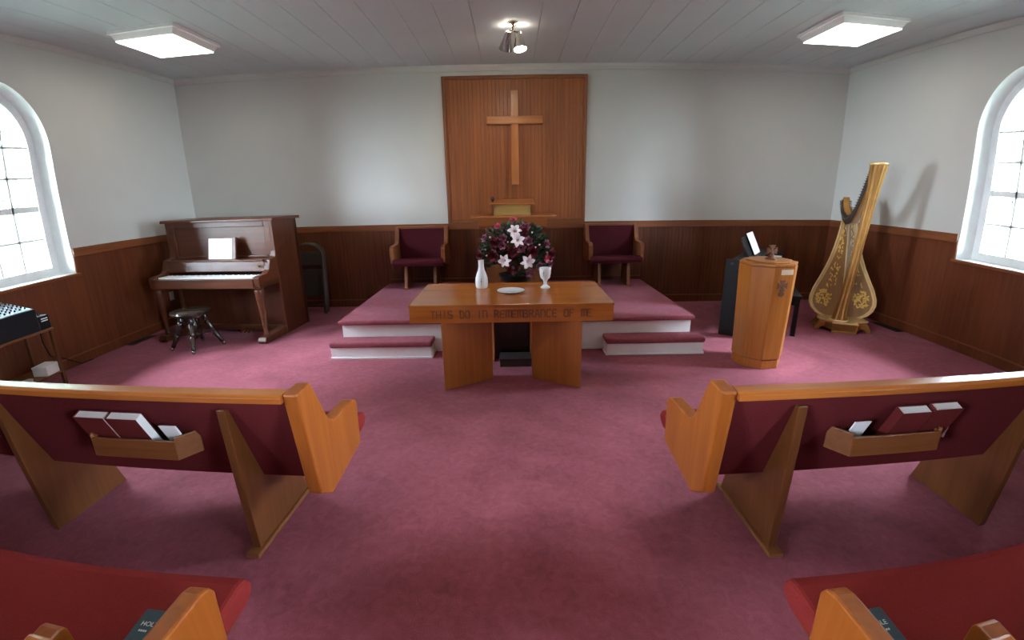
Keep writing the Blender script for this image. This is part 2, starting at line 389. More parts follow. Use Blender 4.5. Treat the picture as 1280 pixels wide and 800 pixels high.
for k, (y, h) in enumerate(((2.0, 8.5), (-2.4, 9.5), (-6.8, 9))):
    tree(12.2+.6*(k % 2), y, h, 2.6, 2600, 'leafy tree outside the right wall, %s' % ['the farthest one', 'straight beyond the right window', 'the nearest one'][k])
    tree(-12.6-.5*(k % 2), y+.6, h-.4, 2.6, 2600, 'leafy tree outside the left wall, %s' % ['the farthest one', 'straight beyond the left window', 'the nearest one'][k])
# ------------------------------------------------------------------ wood panel and cross on the front wall
t = thing('wall_panel', 'tall framed oak panel on the front wall behind the cross', 'panel', (.095, 0, 1.20))
B(-.93, .93, -.015, 0, .045, 1.885).build('panel_sheet', PANEL, t)
for a, b, c, d in ((-.975, -.93, 0, 1.93), (.93, .975, 0, 1.93)): B(a, b, -.032, 0, c, d).build('frame_side', CHAIRW, t, .004)
for c, d in ((0, .045), (1.885, 1.93)): B(-.93, .93, -.032, 0, c, d).build('frame_rail', RAIL, t, .004)
t = thing('wall_cross', 'plain polished oak cross mounted on the framed panel', 'cross', (.088, -.015, 1.72))
B(-.05, .05, -.055, 0, 0, 1.215).build('upright', CROSSW, t, .006); B(-.38, .38, -.058, -.006, .79, .89).build('crossbar', CROSSX, t, .006)

# ------------------------------------------------------------------ ceiling lamps
def panel_light(x0, x1, y0, y1, label, group=None):
    t = thing('ceiling_light', label, 'lamp', ((x0+x1)/2, (y0+y1)/2, HC), 0, group); a, b = (x1-x0)/2, (y1-y0)/2
    h = .09; i = .055
    vs = [(sx*a, sy*b, 0) for sx, sy in ((-1, -1), (1, -1), (1, 1), (-1, 1))]+[(sx*a, sy*b, -.03) for sx, sy in ((-1, -1), (1, -1), (1, 1), (-1, 1))]
    vs += [(sx*(a-.02), sy*(b-.02), -.034) for sx, sy in ((-1, -1), (1, -1), (1, 1), (-1, 1))]+[(sx*(a-i), sy*(b-i), -h) for sx, sy in ((-1, -1), (1, -1), (1, 1), (-1, 1))]
    fs = [(r*4+k, r*4+(k+1) % 4, r*4+4+(k+1) % 4, r*4+4+k) for r in range(3) for k in range(4)]
    MB().add(vs, fs).build('housing', WHITE, t)
    B(-a+i-.002, a-i+.002, -b+i-.002, b-i+.002, -h-.006, -h+.002).build('diffuser', PANELL, t)
panel_light(-3.83, -3.10, -2.02, -1.27, 'square glowing ceiling light near the left wall, above the piano')
panel_light(3.16, 3.90, -1.99, -1.23, 'square glowing ceiling light near the right wall, above the harp')
for x in (-3.45, 3.53):  # unseen panels, added to brighten the aisle floor and near pews
    sd = 'left' if x < 0 else 'right'
    c = -1.35 if x < 0 else 1.4
    panel_light(c-.37, c+.37, -4.95, -4.21, 'square ceiling light added out of view above the front pew on the %s' % sd)
    panel_light(x-.37, x+.37, -8.1, -7.36, 'square ceiling light added out of view above the rear pews on the %s' % sd)
t = thing('spot_fixture', 'small nickel two-headed spotlight on the ceiling before the cross', 'lamp', (.07, -1.52, HC))
MB().lathe([(.055, 0), (.055, -.012), (.03, -.03), (.012, -.04)], 20).build('canopy', CHROME, t, smooth=True)
MB().tube([(0, 0, -.035), (0, .02, -.075)], .009, 8).build('stem', CHROME, t)
def head(base, d, lit):
    d = Vector(d).normalized(); q = d.to_track_quat('Z', 'X').to_matrix().to_4x4(); q.translation = Vector(base)
    prof = [(.026, 0), (.032, .03), (.036, .05), (.066, .17), (.071, .178), (.066, .172), (.034, .052), (.030, .03)]
    h = MB().lathe(prof, 24, M=q, cap=False).build('spot_shade', CHROME, t, smooth=True)
    MB().tube([(0, .02, -.072), base], .008, 8).build('arm', CHROME, h)
    pr = [(.012, .05), (.02, .08), (.045, .12), (.056, .15), (.050, .176), (.03, .19), (.002, .194)]
    MB().lathe(pr, 16, M=q).build('bulb', BULB if lit else CHROME, h, smooth=True)
    if lit:
        l = bpy.data.lights.new('spot_lamp', 'SPOT'); l.energy = SPOT_W; l.color = (1, .82, .62); l.spot_size = radians(95); l.spot_blend = .8; l.shadow_soft_size = .04
        o = bpy.data.objects.new('spot_lamp', l); COL.objects.link(o); o.parent = h; o.matrix_basis = q @ Matrix.Translation((0, 0, .19)) @ Matrix.Rotation(pi, 4, 'X')
        l = bpy.data.lights.new('spot_leak', 'POINT'); l.energy = SPOT_W*.012; l.color = (1, .88, .74); l.shadow_soft_size = .012
        o = bpy.data.objects.new('spot_leak', l); COL.objects.link(o); o.parent = h; o.matrix_basis = Matrix.Translation((base[0]*1.9, .07, -.06))  # added point lamp outside the shade, makes the halo on the ceiling
head((-.04, .02, -.075), (-.22, .60, -.78), True)
head((.055, .02, -.085), (.10, -.20, -.95), True)

# ------------------------------------------------------------------ platform and steps
PX0, PX1, PY, PH = -1.80, 1.92, -2.07, .356
t = thing('carpeted_platform', 'low wine-carpeted platform with white risers along the front wall', 'platform', (0, 0, 0))
B(PX0+.03, PX1-.03, PY+.02, -.025, 0, PH-.045).build('riser', WHITE, t)
B(PX0, PX1, PY-.02, -.023, PH-.05, PH).build('carpet_top', CARPET, t, .02, seg=4)
def step(x0, x1, label):
    t = thing('carpeted_step', label, 'step', ((x0+x1)/2, -2.16, 0)); a = (x1-x0)/2
    B(-a+.012, a-.012, -.095, .105, 0, .125).build('riser', WHITE, t, .003)
    B(-a, a, -.102, .105, 0, .02).build('base_strip', WHITE, t, .003)
    B(-a, a, -.115, .106, .122, .178).build('carpet_tread', CARPET, t, .02, seg=4)
step(-1.845, -.794, 'wine-carpeted step before the platform, left of the communion table')
step(.961, 1.970, 'wine-carpeted step before the platform, right of the communion table')

# ------------------------------------------------------------------ communion table
TX, TY, TH = .015, -2.56, .739
t = thing('communion_table', 'honey oak communion table with carved words along its front', 'table', (TX, TY, 0))
B(-.836, .836, -.455, .455, TH-.022, TH).build('tabletop', TABLE, t, .004)
B(-.832, .832, -.450, .450, TH-.155, TH-.022).build('apron', TABLE, t, .003)
for s in (-1, 1):
    # each pedestal is a V of two angled boards standing on the carpet
    p = [(s*.575, -.475), (s*.175, -.245), (s*.175, .20), (s*.575, .44)]
    poly = [p[0], p[1], (s*.175, -.185), (s*.50, -.375), (s*.575, -.375)]
    g = MB().prism(poly, 'z', 0, TH-.155).build('pedestal', TABLEZ, t, .004)
    MB().prism([(a, -b*.93) for a, b in poly], 'z', 0, TH-.155).build('pedestal', TABLEZ, t, .004)
B(-.215, .215, .262, .285, .0, TH-.155).build('shaded_stretcher_panel', DARKW, t)  # connecting board, its dark colour stands for the deep shade between the pedestals
# carved words: uncial letters as strokes on a 4 x 6 grid
L = {'T': [[(0, 6), (4, 6)], [(2, 6), (2, 0)]], 'H': [[(0, 6), (0, 0)], [(4, 6), (4, 0)], [(0, 3), (4, 3)]], 'I': [[(2, 6), (2, 0)]],
 'S': [[(4, 6), (1, 6), (0, 5), (0, 4), (1, 3.2), (3, 3), (4, 2), (4, 1), (3, 0), (0, 0)]],
 'D': [[(-.4, 6), (2.6, 6), (4, 4.8), (4, 1.2), (2.8, 0), (.6, 0)], [(.6, 0), (.6, 6)]],
 'O': [[(1, 6), (3, 6), (4, 5), (4, 1), (3, 0), (1, 0), (0, 1), (0, 5), (1, 6)]],
 'N': [[(0, 0), (0, 6), (3, 6), (4, 5), (4, 0)]], 'R': [[(0, 0), (0, 6), (3, 6), (4, 5), (3, 3.4), (0, 3)], [(2, 3.2), (4, 0)]],
 'E': [[(4, 6), (1, 6), (0, 5), (0, 1), (1, 0), (4, 0)], [(0, 3), (3.4, 3)]], 'M': [[(0, 0), (0, 6), (4.6, 6), (5, 5), (5, 0)], [(2.5, 6), (2.5, 0)]],
 'B': [[(0, 0), (0, 6), (3, 6), (4, 5), (3, 3.2), (0, 3.2)], [(3, 3.2), (4, 2), (4, 1), (3, 0), (0, 0)]],
 'A': [[(0, 0), (1.4, 6), (2.6, 6), (4, 0)], [(.7, 2.4), (3.4, 2.4)]], 'C': [[(4, 6), (1, 6), (0, 5), (0, 1), (1, 0), (4, 0)]],
 'F': [[(0, 0), (0, 6), (4, 6)], [(0, 3.2), (3, 3.2)]]}
def stroke_text(txt, x0, x1, z0, z1, y, wd):
    n = len(txt); pit = (x1-x0)/n; cw = pit*.70
    for i, ch in enumerate(txt):
        if ch == ' ': continue
        mb = MB()
        for st in L.get(ch, []):
            pts = [(x0+i*pit+p[0]/4*cw, z0+p[1]/6*(z1-z0)) for p in st]
            for (a, b), (c, d) in zip(pts[:-1], pts[1:]):
                v = Vector((c-a, d-b)); ln = v.length
                if ln < 1e-6: continue
                v /= ln; nn = Vector((-v.y, v.x))*wd; e = v*wd*.6
                P = [(a-e.x+nn.x, b-e.y+nn.y), (a-e.x-nn.x, b-e.y-nn.y), (c+e.x-nn.x, d+e.y-nn.y), (c+e.x+nn.x, d+e.y+nn.y)]
                mb.prism(P, 'y', y-.0015, y+.004)
        mb.build('carved_letter', CARVE, t)
stroke_text('THIS DO IN REMEMBRANCE OF ME', -.655, .665, TH-.112, TH-.052, -.450, .0044)
# what stands on it
t = thing('ceramic_flask', 'white ceramic flask with a narrow neck standing on the communion table', 'bottle', (-.265, -2.34, TH))
MB().lathe([(.05, 0), (.058, .012), (.060, .05), (.058, .095), (.046, .135), (.032, .17), (.027, .20), (.027, .255), (.030, .262), (.024, .262), (.022, .22)], 32).build('body', CERAM, t, smooth=True)
m = B(-.0025, .0025, -.0615, -.0595, .03, .10); m.box(-.012, .012, -.0615, -.0595, .068, .073); m.build('cross_mark', GREYMARK, t)
t = thing('ceramic_goblet', 'white ceramic communion goblet on a short stem standing on the table', 'cup', (.335, -2.39, TH))
MB().lathe([(.044, 0), (.046, .008), (.030, .020), (.018, .032), (.017, .062), (.026, .078), (.044, .095), (.053, .135), (.056, .19), (.052, .19), (.046, .13), (.02, .095), (.002, .09)], 32).build('bowl', CERAM, t, smooth=True)
m = B(-.022, -.018, -.0545, -.050, .115, .168); m.box(-.029, -.011, -.0545, -.049, .145, .149); m.build('cross_mark', GREYMARK, t)
t = thing('communion_plate', 'round white ceramic plate lying flat on the communion table', 'plate', (.012, -2.56, TH))
MB().lathe([(.075, 0), (.085, .004), (.122, .016), (.124, .020), (.118, .020), (.082, .009), (.002, .008)], 40).build('plate_body', CERAM, t, smooth=True)
t = thing('kneeling_box', 'low dark box on the floor in the shade under the table', 'box', (.045, -2.44, 0))
B(-.15, .15, -.09, .09, 0, .07).build('box_body', DARKW, t, .004); B(-.155, .155, -.095, .095, .07, .085).build('lid', BOXL, t, .004)

# ------------------------------------------------------------------ pulpit with desk
t = thing('pulpit', 'oak pulpit with a wide ledge standing behind the flower arrangement', 'pulpit', (.03, -.62, PH))
z = -PH
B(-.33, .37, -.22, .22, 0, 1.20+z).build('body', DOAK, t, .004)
MB().prism([(-.22, 1.185+z), (-.27, 1.21+z), (-.29, 1.25+z), (-.32, 1.315+z), (.25, 1.315+z), (.25, 1.185+z)], 'x', -.41, .43).build('cornice', PULP, t, .003)
B(-.51, .55, -.34, .28, 1.315+z, 1.337+z).build('ledge', PULP, t, .004)
t2 = thing('desk_stand', 'small golden oak reading desk standing on top of the pulpit', 'lectern', (.035, -.74, 1.337))
B(-.235, .235, -.10, .14, 0, .13).build('desk_box', PULG, t2, .004)
B(-.25, -.237, -.12, .14, .02, .13).build('side_cheek', DOAK, t2); B(.237, .25, -.12, .14, .02, .13).build('side_cheek', DOAK, t2)
MB().prism([(-.16, .130), (-.16, .150), (.16, .195), (.16, .130)], 'x', -.28, .28).build('desk_top', PULP, t2, .004)
t = thing('foam_microphone', 'small dark red foam-topped microphone on the left corner of the reading desk', 'microphone', (-.205, -.80, 1.493))
MB().tube([(0, 0, 0), (0, 0, .03)], .008, 8).build('stem', BLACK, t); MB().ball((0, 0, .045), .026, 12, 8, (1, 1, 1.1)).build('foam_head', MSPK, t, smooth=True)

# ------------------------------------------------------------------ flowers on a dark stand
t = thing('flower_stand', 'dark wooden stand under the flower arrangement behind the table', 'stand', (.066, -1.70, PH))
B(-.17, .17, -.17, .17, .27, .30).build('stand_top', DARKW, t, .004)
for sx in (-1, 1):
    for sy in (-1, 1): B(sx*.13-.02, sx*.13+.02, sy*.13-.02, sy*.13+.02, 0, .27).build('leg', DARKW, t)
B(-.13, .13, -.13, .13, .06, .08).build('shelf', DARKW, t)
FO = Vector((.066, -1.70, PH+.30))
t = thing('flower_arrangement', 'large arrangement of white lilies and dark red roses in a dark bowl', 'flowers', FO)
MB().lathe([(.08, 0), (.12, .01), (.17, .06), (.19, .10), (.18, .10), (.15, .07)], 28).build('bowl', BLACK, t, smooth=True)
def petal_mesh(kind):
    mb = MB()
    if kind == 'lily':
        for k in range(6):
            a = 2*pi*k/6; R = Matrix.Rotation(a, 3, 'Z'); wd = .017 if k % 2 else .022
            rows = []
            for i in range(6):
                u = i/5; r = .006+.062*u; h = .010+.03*sin(u*2.2)-.012*u; ww = wd*sin(pi*min(.97, .12+.88*u))**.8
                rows.append([R @ Vector((r, -ww, h+.004)), R @ Vector((r, 0, h)), R @ Vector((r, ww, h+.004))])
            vs = [p for q in rows for p in q]
            mb.add(vs, [(3*i+j, 3*i+j+1, 3*i+j+4, 3*i+j+3) for i in range(5) for j in range(2)])
    else:
        for ring, (n, r0, tilt) in enumerate(((3, .010, 1.25), (5, .020, .95), (6, .030, .55))):
            for k in range(n):
                a = 2*pi*(k+.4*ring)/n; R = Matrix.Rotation(a, 3, 'Z'); rows = []
                for i in range(4):
                    u = i/3; r = r0*.5+.034*u*cos(tilt)+r0*.3; h = .034*u*sin(tilt)*1.1+.004; ww = .020*sin(pi*(.2+.62*u))
                    rows.append([R @ Vector((r-.004, -ww, h)), R @ Vector((r+.003, 0, h)), R @ Vector((r-.004, ww, h))])
                vs = [p for q in rows for p in q]
                mb.add(vs, [(3*i+j, 3*i+j+1, 3*i+j+4, 3*i+j+3) for i in range(3) for j in range(2)])
    return mb
FL = {'lily': [(0.058, -1.838, 1.213), (0.085, -1.887, 1.129), (-0.044, -1.908, 0.935), (0.179, -1.907, 0.922)],
 'red': [(-0.156, -1.873, 0.979), (0.032, -1.915, 1.019), (0.227, -1.895, 1.013), (0.034, -1.903, 0.849), (-0.139, -1.852, 1.107), (0.133, -1.841, 1.202), (0.433, -1.77, 0.975), (-0.304, -1.757, 0.975)],
 'mauve': [(0.208, -1.869, 0.802), (-0.059, -1.859, 1.152), (-0.069, -1.886, 1.081), (0.12, -1.908, 1.058), (0.383, -1.794, 1.082), (0.304, -1.855, 0.865), (0.425, -1.757, 0.867), (0.191, -1.875, 1.122), (-0.252, -1.743, 1.144), (0.167, -1.786, 1.253)],
 'pink': [(-0.116, -1.725, 1.262), (0.382, -1.819, 0.939), (0.047, -1.655, 1.321)],
 'bud': [(-0.187, -1.823, 1.114), (-0.247, -1.809, 1.033), (-0.233, -1.828, 0.974), (-0.197, -1.788, 1.157), (0.051, -1.909, 1.059), (0.087, -1.916, 1.018), (0.191, -1.887, 1.091), (0.265, -1.874, 1.056), (0.236, -1.811, 1.203), (0.309, -1.847, 1.08), (0.392, -1.811, 0.995), (-0.013, -1.885, 1.117), (0.173, -1.869, 1.145)]}
protos = {}
FC = Vector((.066, -1.66, .98))
names = {'lily': 'lily', 'red': 'red_rose', 'mauve': 'mauve_blossom', 'pink': 'pink_rose', 'bud': 'pale_bud'}
fm = {'lily': LILY, 'red': RED, 'mauve': MAUVE, 'pink': PINK, 'bud': BUD}
stem = MB()
for kd, lst in FL.items():
    for i, p in enumerate(lst):
        if kd not in protos:
            o = MB().ball((0, 0, .008), .013, 8, 6, (1, 1, 1.3)).build(names[kd], fm[kd], t, smooth=True) if kd == 'bud' else petal_mesh('lily' if kd == 'lily' else 'rose').build(names[kd], fm[kd], t, fixn=False, smooth=True)
            protos[kd] = o.data
        else:
            o = bpy.data.objects.new(names[kd], protos[kd]); COL.objects.link(o); o.parent = t
        P = Vector(p); d = (P-FC); d.y -= .18; d.normalize()
        sc = {'lily': 1.12, 'red': 1.25, 'mauve': .95, 'pink': .85, 'bud': .8}[kd]*random.uniform(.92, 1.08)
        o.matrix_basis = Matrix.Translation(P-FO) @ d.to_track_quat('Z', 'Y').to_matrix().to_4x4() @ Matrix.Rotation(random.random()*6, 4, 'Z') @ Matrix.Scale(sc, 4)
        if kd == 'lily':
            c = MB().lathe([(.010, .006), (.014, .014), (.004, .02)], 8).build('lily_throat', LILYC, o)
        stem.tube([P-FO-d*.004, (P-FO)*.5+Vector((0, .03, .05)), (0, 0, .06)], .004, 5)
stuff(stem.build('stems', LEAF, t))
mb = MB()
for _ in range(1700):
    th = random.uniform(0, 2*pi); ph = math.asin(random.uniform(-.62, 1)); rr = random.uniform(.45, 1.0)
    d = Vector((cos(th)*cos(ph)*.40, sin(th)*cos(ph)*.24, sin(ph)*.30+.04))*rr
    p = d+FC-FO; ax = (d.normalized()+Vector((random.uniform(-.6, .6), random.uniform(-.6, .6), random.uniform(-.6, .6)))).normalized()
    ln = random.uniform(.024, .052); sd = ax.orthogonal().normalized(); sd = Matrix.Rotation(random.random()*6, 3, ax) @ sd; up = ax.cross(sd)*.006
    mb.add([p-ax*ln, p+sd*ln*.36+up, p+ax*ln, p-sd*ln*.36+up], [(0, 1, 2, 3)])
stuff(mb.build('foliage', LEAF, t, fixn=False))

# ------------------------------------------------------------------ two platform chairs, built like short pews
def platform_chair(cx, label):
    t = thing('clergy_chair', label, 'chair', (cx, -.10, PH)); W = .37
    prof = [(0, .82), (-.10, .82), (-.17, .63), (-.21, .60), (-.45, .59), (-.49, .56), (-.49, .37), (-.14, .30), (0, .36)]
    for s in (-1, 1): MB().prism(prof, 'x', s*W, s*(W-.055)).build('end_panel', CHAIRW, t, .006)
    MB().prism([(-.04, .80), (-.09, .80), (-.14, .36), (-.06, .36)], 'x', -W+.055, W-.055).build('backrest', CHFAB, t, .01)
    B(-W+.055, W-.055, -.105, -.03, .795, .822).build('top_rail', RAIL, t, .004)
    MB().prism([(-.10, .385), (-.50, .42), (-.53, .405), (-.54, .37), (-.51, .325), (-.10, .325)], 'x', -W+.03, W-.03).build('seat_cushion', CHFAB, t, .012, seg=3)
    for s in (-1, 1):
        p = MB().prism([(-.05, .33), (-.05, .03), (-.42, .03), (-.34, .33)], 'x', s*.20-.02, s*.20+.02).build('support', CHAIRW, t, .004)
        B(s*.20-.032, s*.20+.032, -.46, -.02, 0, .03).build('foot_plate', CHAIRW, p, .004)
platform_chair(-1.235, 'wine upholstered oak armchair on the platform, left of the pulpit')
platform_chair(1.415, 'wine upholstered oak armchair on the platform, right of the pulpit')

# ------------------------------------------------------------------ pews
def pew(name, x0, y0, rz, m, label, L=3.3, near=False, fab=None):
    """x0, y0: aisle end, top of the back; m: -1 runs to the left wall, +1 to the right wall"""
    t = thing(name, label, 'pew', (x0, y0, 0), rz)
    X = lambda s: m*s
    prof = [(0, .885), (.11, .89), (.20, .70), (.225, .665), (.26, .645), (.465, .638), (.497, .628), (.513, .60), (.50, .385), (.155, .335), (.06, .40)]
    MB().prism(prof, 'x', X(0), X(.06)).build('end_panel', OAK, t, .008)
    MB().prism(prof, 'x', X(L-.06), X(L)).build('end_panel', OAK, t, .008)
    MB().prism([(.018, .86), (.226, .362), (.27, .362), (.07, .86)], 'x', X(.06), X(L-.06)).build('backrest', fab or FAB, t, .006)
    MB().prism([(-.012, .85), (-.012, .874), (.0, .884), (.055, .884), (.075, .87), (.075, .85)], 'x', X(.06), X(L-.06)).build('top_rail', OAKX, t, .003)
    nose = [(.21, .418), (.40, .440), (.60, .458), (.66, .462), (.695, .452), (.715, .43), (.715, .41), (.70, .385), (.66, .368), (.24, .366)]
    MB().prism(nose, 'x', X(.048), X(L-.048)).build('seat_cushion', FABR, t, .02, seg=3)
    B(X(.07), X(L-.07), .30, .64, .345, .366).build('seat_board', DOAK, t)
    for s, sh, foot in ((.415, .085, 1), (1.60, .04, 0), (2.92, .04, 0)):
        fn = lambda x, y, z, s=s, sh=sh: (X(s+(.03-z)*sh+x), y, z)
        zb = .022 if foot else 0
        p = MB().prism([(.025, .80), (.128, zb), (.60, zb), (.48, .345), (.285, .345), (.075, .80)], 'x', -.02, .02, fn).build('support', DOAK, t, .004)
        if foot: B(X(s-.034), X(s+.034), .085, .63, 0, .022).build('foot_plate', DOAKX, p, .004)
    # book rack on the back
    if not near:
        r = MB().prism([(.57, .13), (.60, .035), (1.02, .035), (1.07, .13)], 'z', .555, .570, lambda a, b, c: (X(a), b, c)).build('book_rack', DOAKX, t)
        bd = lambda P: [((X(a), b)) for a, b in P]
        MB().prism(bd([(.60, .030), (1.02, .030), (1.02, .042), (.60, .042)]), 'z', .555, .645).build('rack_front', DOAKX, r, .003)
        for a0, a1 in ((.60, .545), (1.02, 1.09)):
            e = .006 if a1 > a0 else -.006
            MB().prism(bd([(a0, .030), (a1, .115), (a1-e*1.2, .125), (a0-e*1.5, .042)]), 'z', .555, .66).build('rack_wing', DOAKX, r, .003)
            c = (a0*.62+a1*.38)
            MB().prism(bd([(a0, .042), (a0*.3+a1*.7, .105), (a0*1.25-a1*.25, .105), (a0*1.25-a1*.25, .042)]), 'z', .640, .652).build('cup_ledge', DOAKX, r)
            for q in ((.15,) if a1 > a0 else (.02, .34)):
                xx = a0+(a1-a0)*q+(-.0 if a1 > a0 else 0); MB().lathe([(.014, .6525), (.014, .6535)], 16, (X(xx), .078, 0)).build('cup_hole', BLACK, r)
    else:
        for s, e in ((.375, .375), (.80, .30)):
            ap = [(.12, .44), (.12, .565), (e-.025, .572), (e-.008, .566), (e, .55), (e+.006, .445)]
            MB().prism(ap, 'x', X(s), X(s+.07)).build('armrest', OAK, t, .005)
    return t
AL, ARr = radians(-3.0), radians(1.6)
PL = pew('church_pew', -.79, -4.975, AL, -1, 'oak church pew with maroon back left of the aisle, hymnals in its rack')
PR = pew('church_pew', .80, -5.005, ARr, 1, 'oak church pew with maroon back right of the aisle, hymnals in its rack')
pew('church_pew', -.79, -6.105, radians(-1.2), -1, 'nearest oak pew at the lower left, red seat cushion in view', near=True)
pew('church_pew', .83, -6.135, radians(1.0), 1, 'nearest oak pew at the lower right, red seat cushion in view', near=True)
def at(P, m, s, y, z):
    c, n = cos(P.rotation_euler.z), sin(P.rotation_euler.z); x = m*s
    return (P.location.x+c*x-n*y, P.location.y+n*x+c*y, z)
def hymnal(P, m, s0, s1, label, z=.572, h=.205, dy=0):
    wd = abs(s1-s0)-.004
    t = thing('hymnal', label, 'book', at(P, m, (s0+s1)/2, .105+dy, z)); t.rotation_euler = (radians(23), 0, P.rotation_euler.z)
    th = .042; a = wd/2
    mb = B(-a, a, -th/2, -th/2+.003, 0, h); mb.box(-a, a, th/2-.003, th/2, 0, h); mb.box(-a, -a+.003, -th/2, th/2, 0, h)
    mb.build('cover', BOOKC, t, .001); B(-a+.003, a-.004, -th/2+.003, th/2-.003, .004, h-.004).build('pages', PAGES, t)
hymnal(PL, -1, 1.055, .895, 'dark red hymnal in the left pew rack, the left one of two')
hymnal(PL, -1, .888, .73, 'dark red hymnal in the left pew rack, the right one of two')
hymnal(PR, 1, .775, .923, 'dark red hymnal in the right pew rack, the left one of two')
hymnal(PR, 1, .931, 1.075, 'dark red hymnal in the right pew rack, the right one of two', z=.578)
def card(P, m, s0, s1, z, h, y, label, name='pew_card', lean=23, yaw=0):
    t = MB(); a = abs(s1-s0)/2
    for k in range(3): t.box(-a+.002*k, a-.001*k, .004*k-.006, .004*k-.004, 0, h-.004*k)
    o = t.build(name, PAPER); tag(o, label, 'card'); o.location = at(P, m, (s0+s1)/2, y, z); o.rotation_euler = (radians(lean), 0, P.rotation_euler.z+yaw)
card(PL, -1, .59, .665, .572, .155, .105, 'white cards standing at the right end of the left pew rack')
card(PR, 1, .605, .675, .572, .150, .105, 'white cards standing at the left end of the right pew rack')
card(PL, -1, 1.065, 1.10, .575, .175, .108, 'thin white leaflet standing at the left end of the left pew rack', 'leaflet', 23, radians(35))
card(PR, 1, 1.085, 1.12, .575, .165, .108, 'thin white leaflet standing at the right end of the right pew rack', 'leaflet', 23, radians(-35))
def text_obj(txt, size, name, mat, parent, loc, rot, align='CENTER'):
    c = bpy.data.curves.new(name, 'FONT'); c.body = txt; c.size = size; c.extrude = .0004; c.align_x = align
    o = bpy.data.objects.new(name, c); COL.objects.link(o); dg = bpy.context.evaluated_depsgraph_get()
    me = bpy.data.meshes.new_from_object(o.evaluated_get(dg)); me.name = name; bpy.data.objects.remove(o); bpy.data.curves.remove(c)
    me.materials.clear(); me.materials.append(mat); n = bpy.data.objects.new(name, me); COL.objects.link(n); n.parent = parent; n.location = loc; n.rotation_euler = rot
    return n
def bible(x, y, z, rz, label):
    t = thing('bible', label, 'book', (x, y, z), rz); t.rotation_euler = (radians(4), 0, rz)
    a, b, th = .07, .105, .032
    mb = B(-a, a, -b, b, 0, .003); mb.box(-a, a, -b, b, th-.003, th); mb.box(-a, -a+.004, -b, b, 0, th); mb.build('cover', TEAL, t, .0015)
    B(-a+.004, a-.004, -b+.004, b-.004, .003, th-.003).build('pages', PAGES, t)
    text_obj('HOLY BIBLE', .0205, 'title_lettering', SILVERTXT, t, (0, .052, th+.0003), (0, 0, 0))
    mb = MB()
    for i in range(14):
        if i not in (4, 9): mb.box(-.047+i*.0068, -.0425+i*.0068, .034, .0395, th, th+.0007)
    mb.build('small_print', SILVERTXT, t)
bible(-.968, -5.680, .452, radians(-2), 'blue-green bible on the red pew seat at the lower left')
bible(.985, -5.705, .452, radians(3), 'blue-green bible on the red pew seat at the lower right')

# ------------------------------------------------------------------ upright piano
t = thing('upright_piano', 'walnut upright piano standing in the left front corner', 'piano', (-3.468, -1.255, 0), radians(-4.7))
for s in (-1, 1):
    side = [(0, 0), (.52, 0), (.52, 1.365), (0, 1.365)]
    MB().prism(side, 'x', s*.71, s*.675).build('case_side', PIANOZ, t, .004)
    arm = [(0, .64), (-.37, .64), (-.39, .665), (-.39, .755), (-.36, .775), (-.22, .785), (-.17, .82), (-.15, .88), (-.13, .93), (-.02, .95), (0, 1.02)]
    MB().prism(arm, 'x', s*.71, s*.64).build('key_arm', PIANO, t, .006)
    leg = MB().lathe([(.020, .075), (.034, .085), (.028, .12), (.024, .14), (.036, .40), (.048, .56), (.054, .60), (.046, .62), (.054, .64)], 14, (s*.655, -.335, 0)).build('leg', PIANO, t, smooth=True)
    MB().prism([(0, 0), (-.42, 0), (-.45, .03), (-.42, .075), (0, .095)], 'x', s*.705, s*.605).build('toe_block', PIANO, t, .006)
MB().prism([(-.035, 1.365), (-.035, 1.385), (-.02, 1.40), (.56, 1.40), (.56, 1.365)], 'x', -.745, .745).build('lid', PIANO, t, .005)
B(-.675, .675, .03, .05, .94, 1.365).build('upper_panel', PIANO, t)
for a, b, c, d in ((-.675, -.60, .94, 1.365), (.60, .675, .94, 1.365), (-.60, .60, 1.30, 1.365), (-.60, .60, .94, .965)): B(a, b, .005, .03, c, d).build('panel_moulding', PIANO, t, .006)
B(-.64, .64, -.17, .04, .915, .935).build('music_shelf', PIANO, t, .005)
MB().prism([(-.145, .915), (-.165, .80), (-.15, .785), (-.02, .785), (-.02, .915)], 'x', -.64, .64).build('fallboard', PIANO, t, .004)
B(-.71, .71, -.385, 0, .64, .70).build('key_bed', PIANO, t, .004)
B(-.64, .64, -.400, -.355, .64, .752).build('key_slip', PIANO, t, .006)
mb = MB()
for k in range(52): mb.box(-.605+k*.0233, -.605+k*.0233+.0222, -.352, -.16, .70, .765)
stuff(mb.build('white_keys', PAPER, t))
mb = MB()
for k in range(52):
    if (k+5) % 7 not in (2, 6) and k < 51: mb.box(-.605+(k+1)*.0233-.006, -.605+(k+1)*.0233+.006, -.205, -.16, .765, .775)
stuff(mb.build('black_keys', BLACK, t))
B(-.675, .675, .03, .05, .10, .64).build('lower_panel', PIANOZ, t); B(-.675, .675, -.005, .05, .035, .10).build('bottom_rail', PIANO, t, .004)
B(-.71, .71, .45, .52, 0, 1.365).build('back_frame', PIANOZ, t)
for k in (-1, 0, 1): MB().tube([(.22+k*.05, .0, .06), (.22+k*.05, -.09, .055), (.22+k*.05, -.13, .045)], [.008, .010, .014], 8).build('pedal', BRASS, t, smooth=True)
MB().lathe([(.017, 0), (.017, .004)], 14, M=Matrix.Translation((.585, -.166, .86)) @ Matrix.Rotation(pi/2, 4, 'X')).build('brass_knob', BRASS, t)
def onp(x, y, z):
    a = radians(-4.7); return (-3.468+cos(a)*x-sin(a)*y, -1.255+sin(a)*x+cos(a)*y, z)
t = thing('open_music_book', 'open white music book standing on the piano music shelf', 'book', onp(.07, -.10, .936), radians(-4.7)); t.rotation_euler = (radians(-14), 0, radians(-4.7))
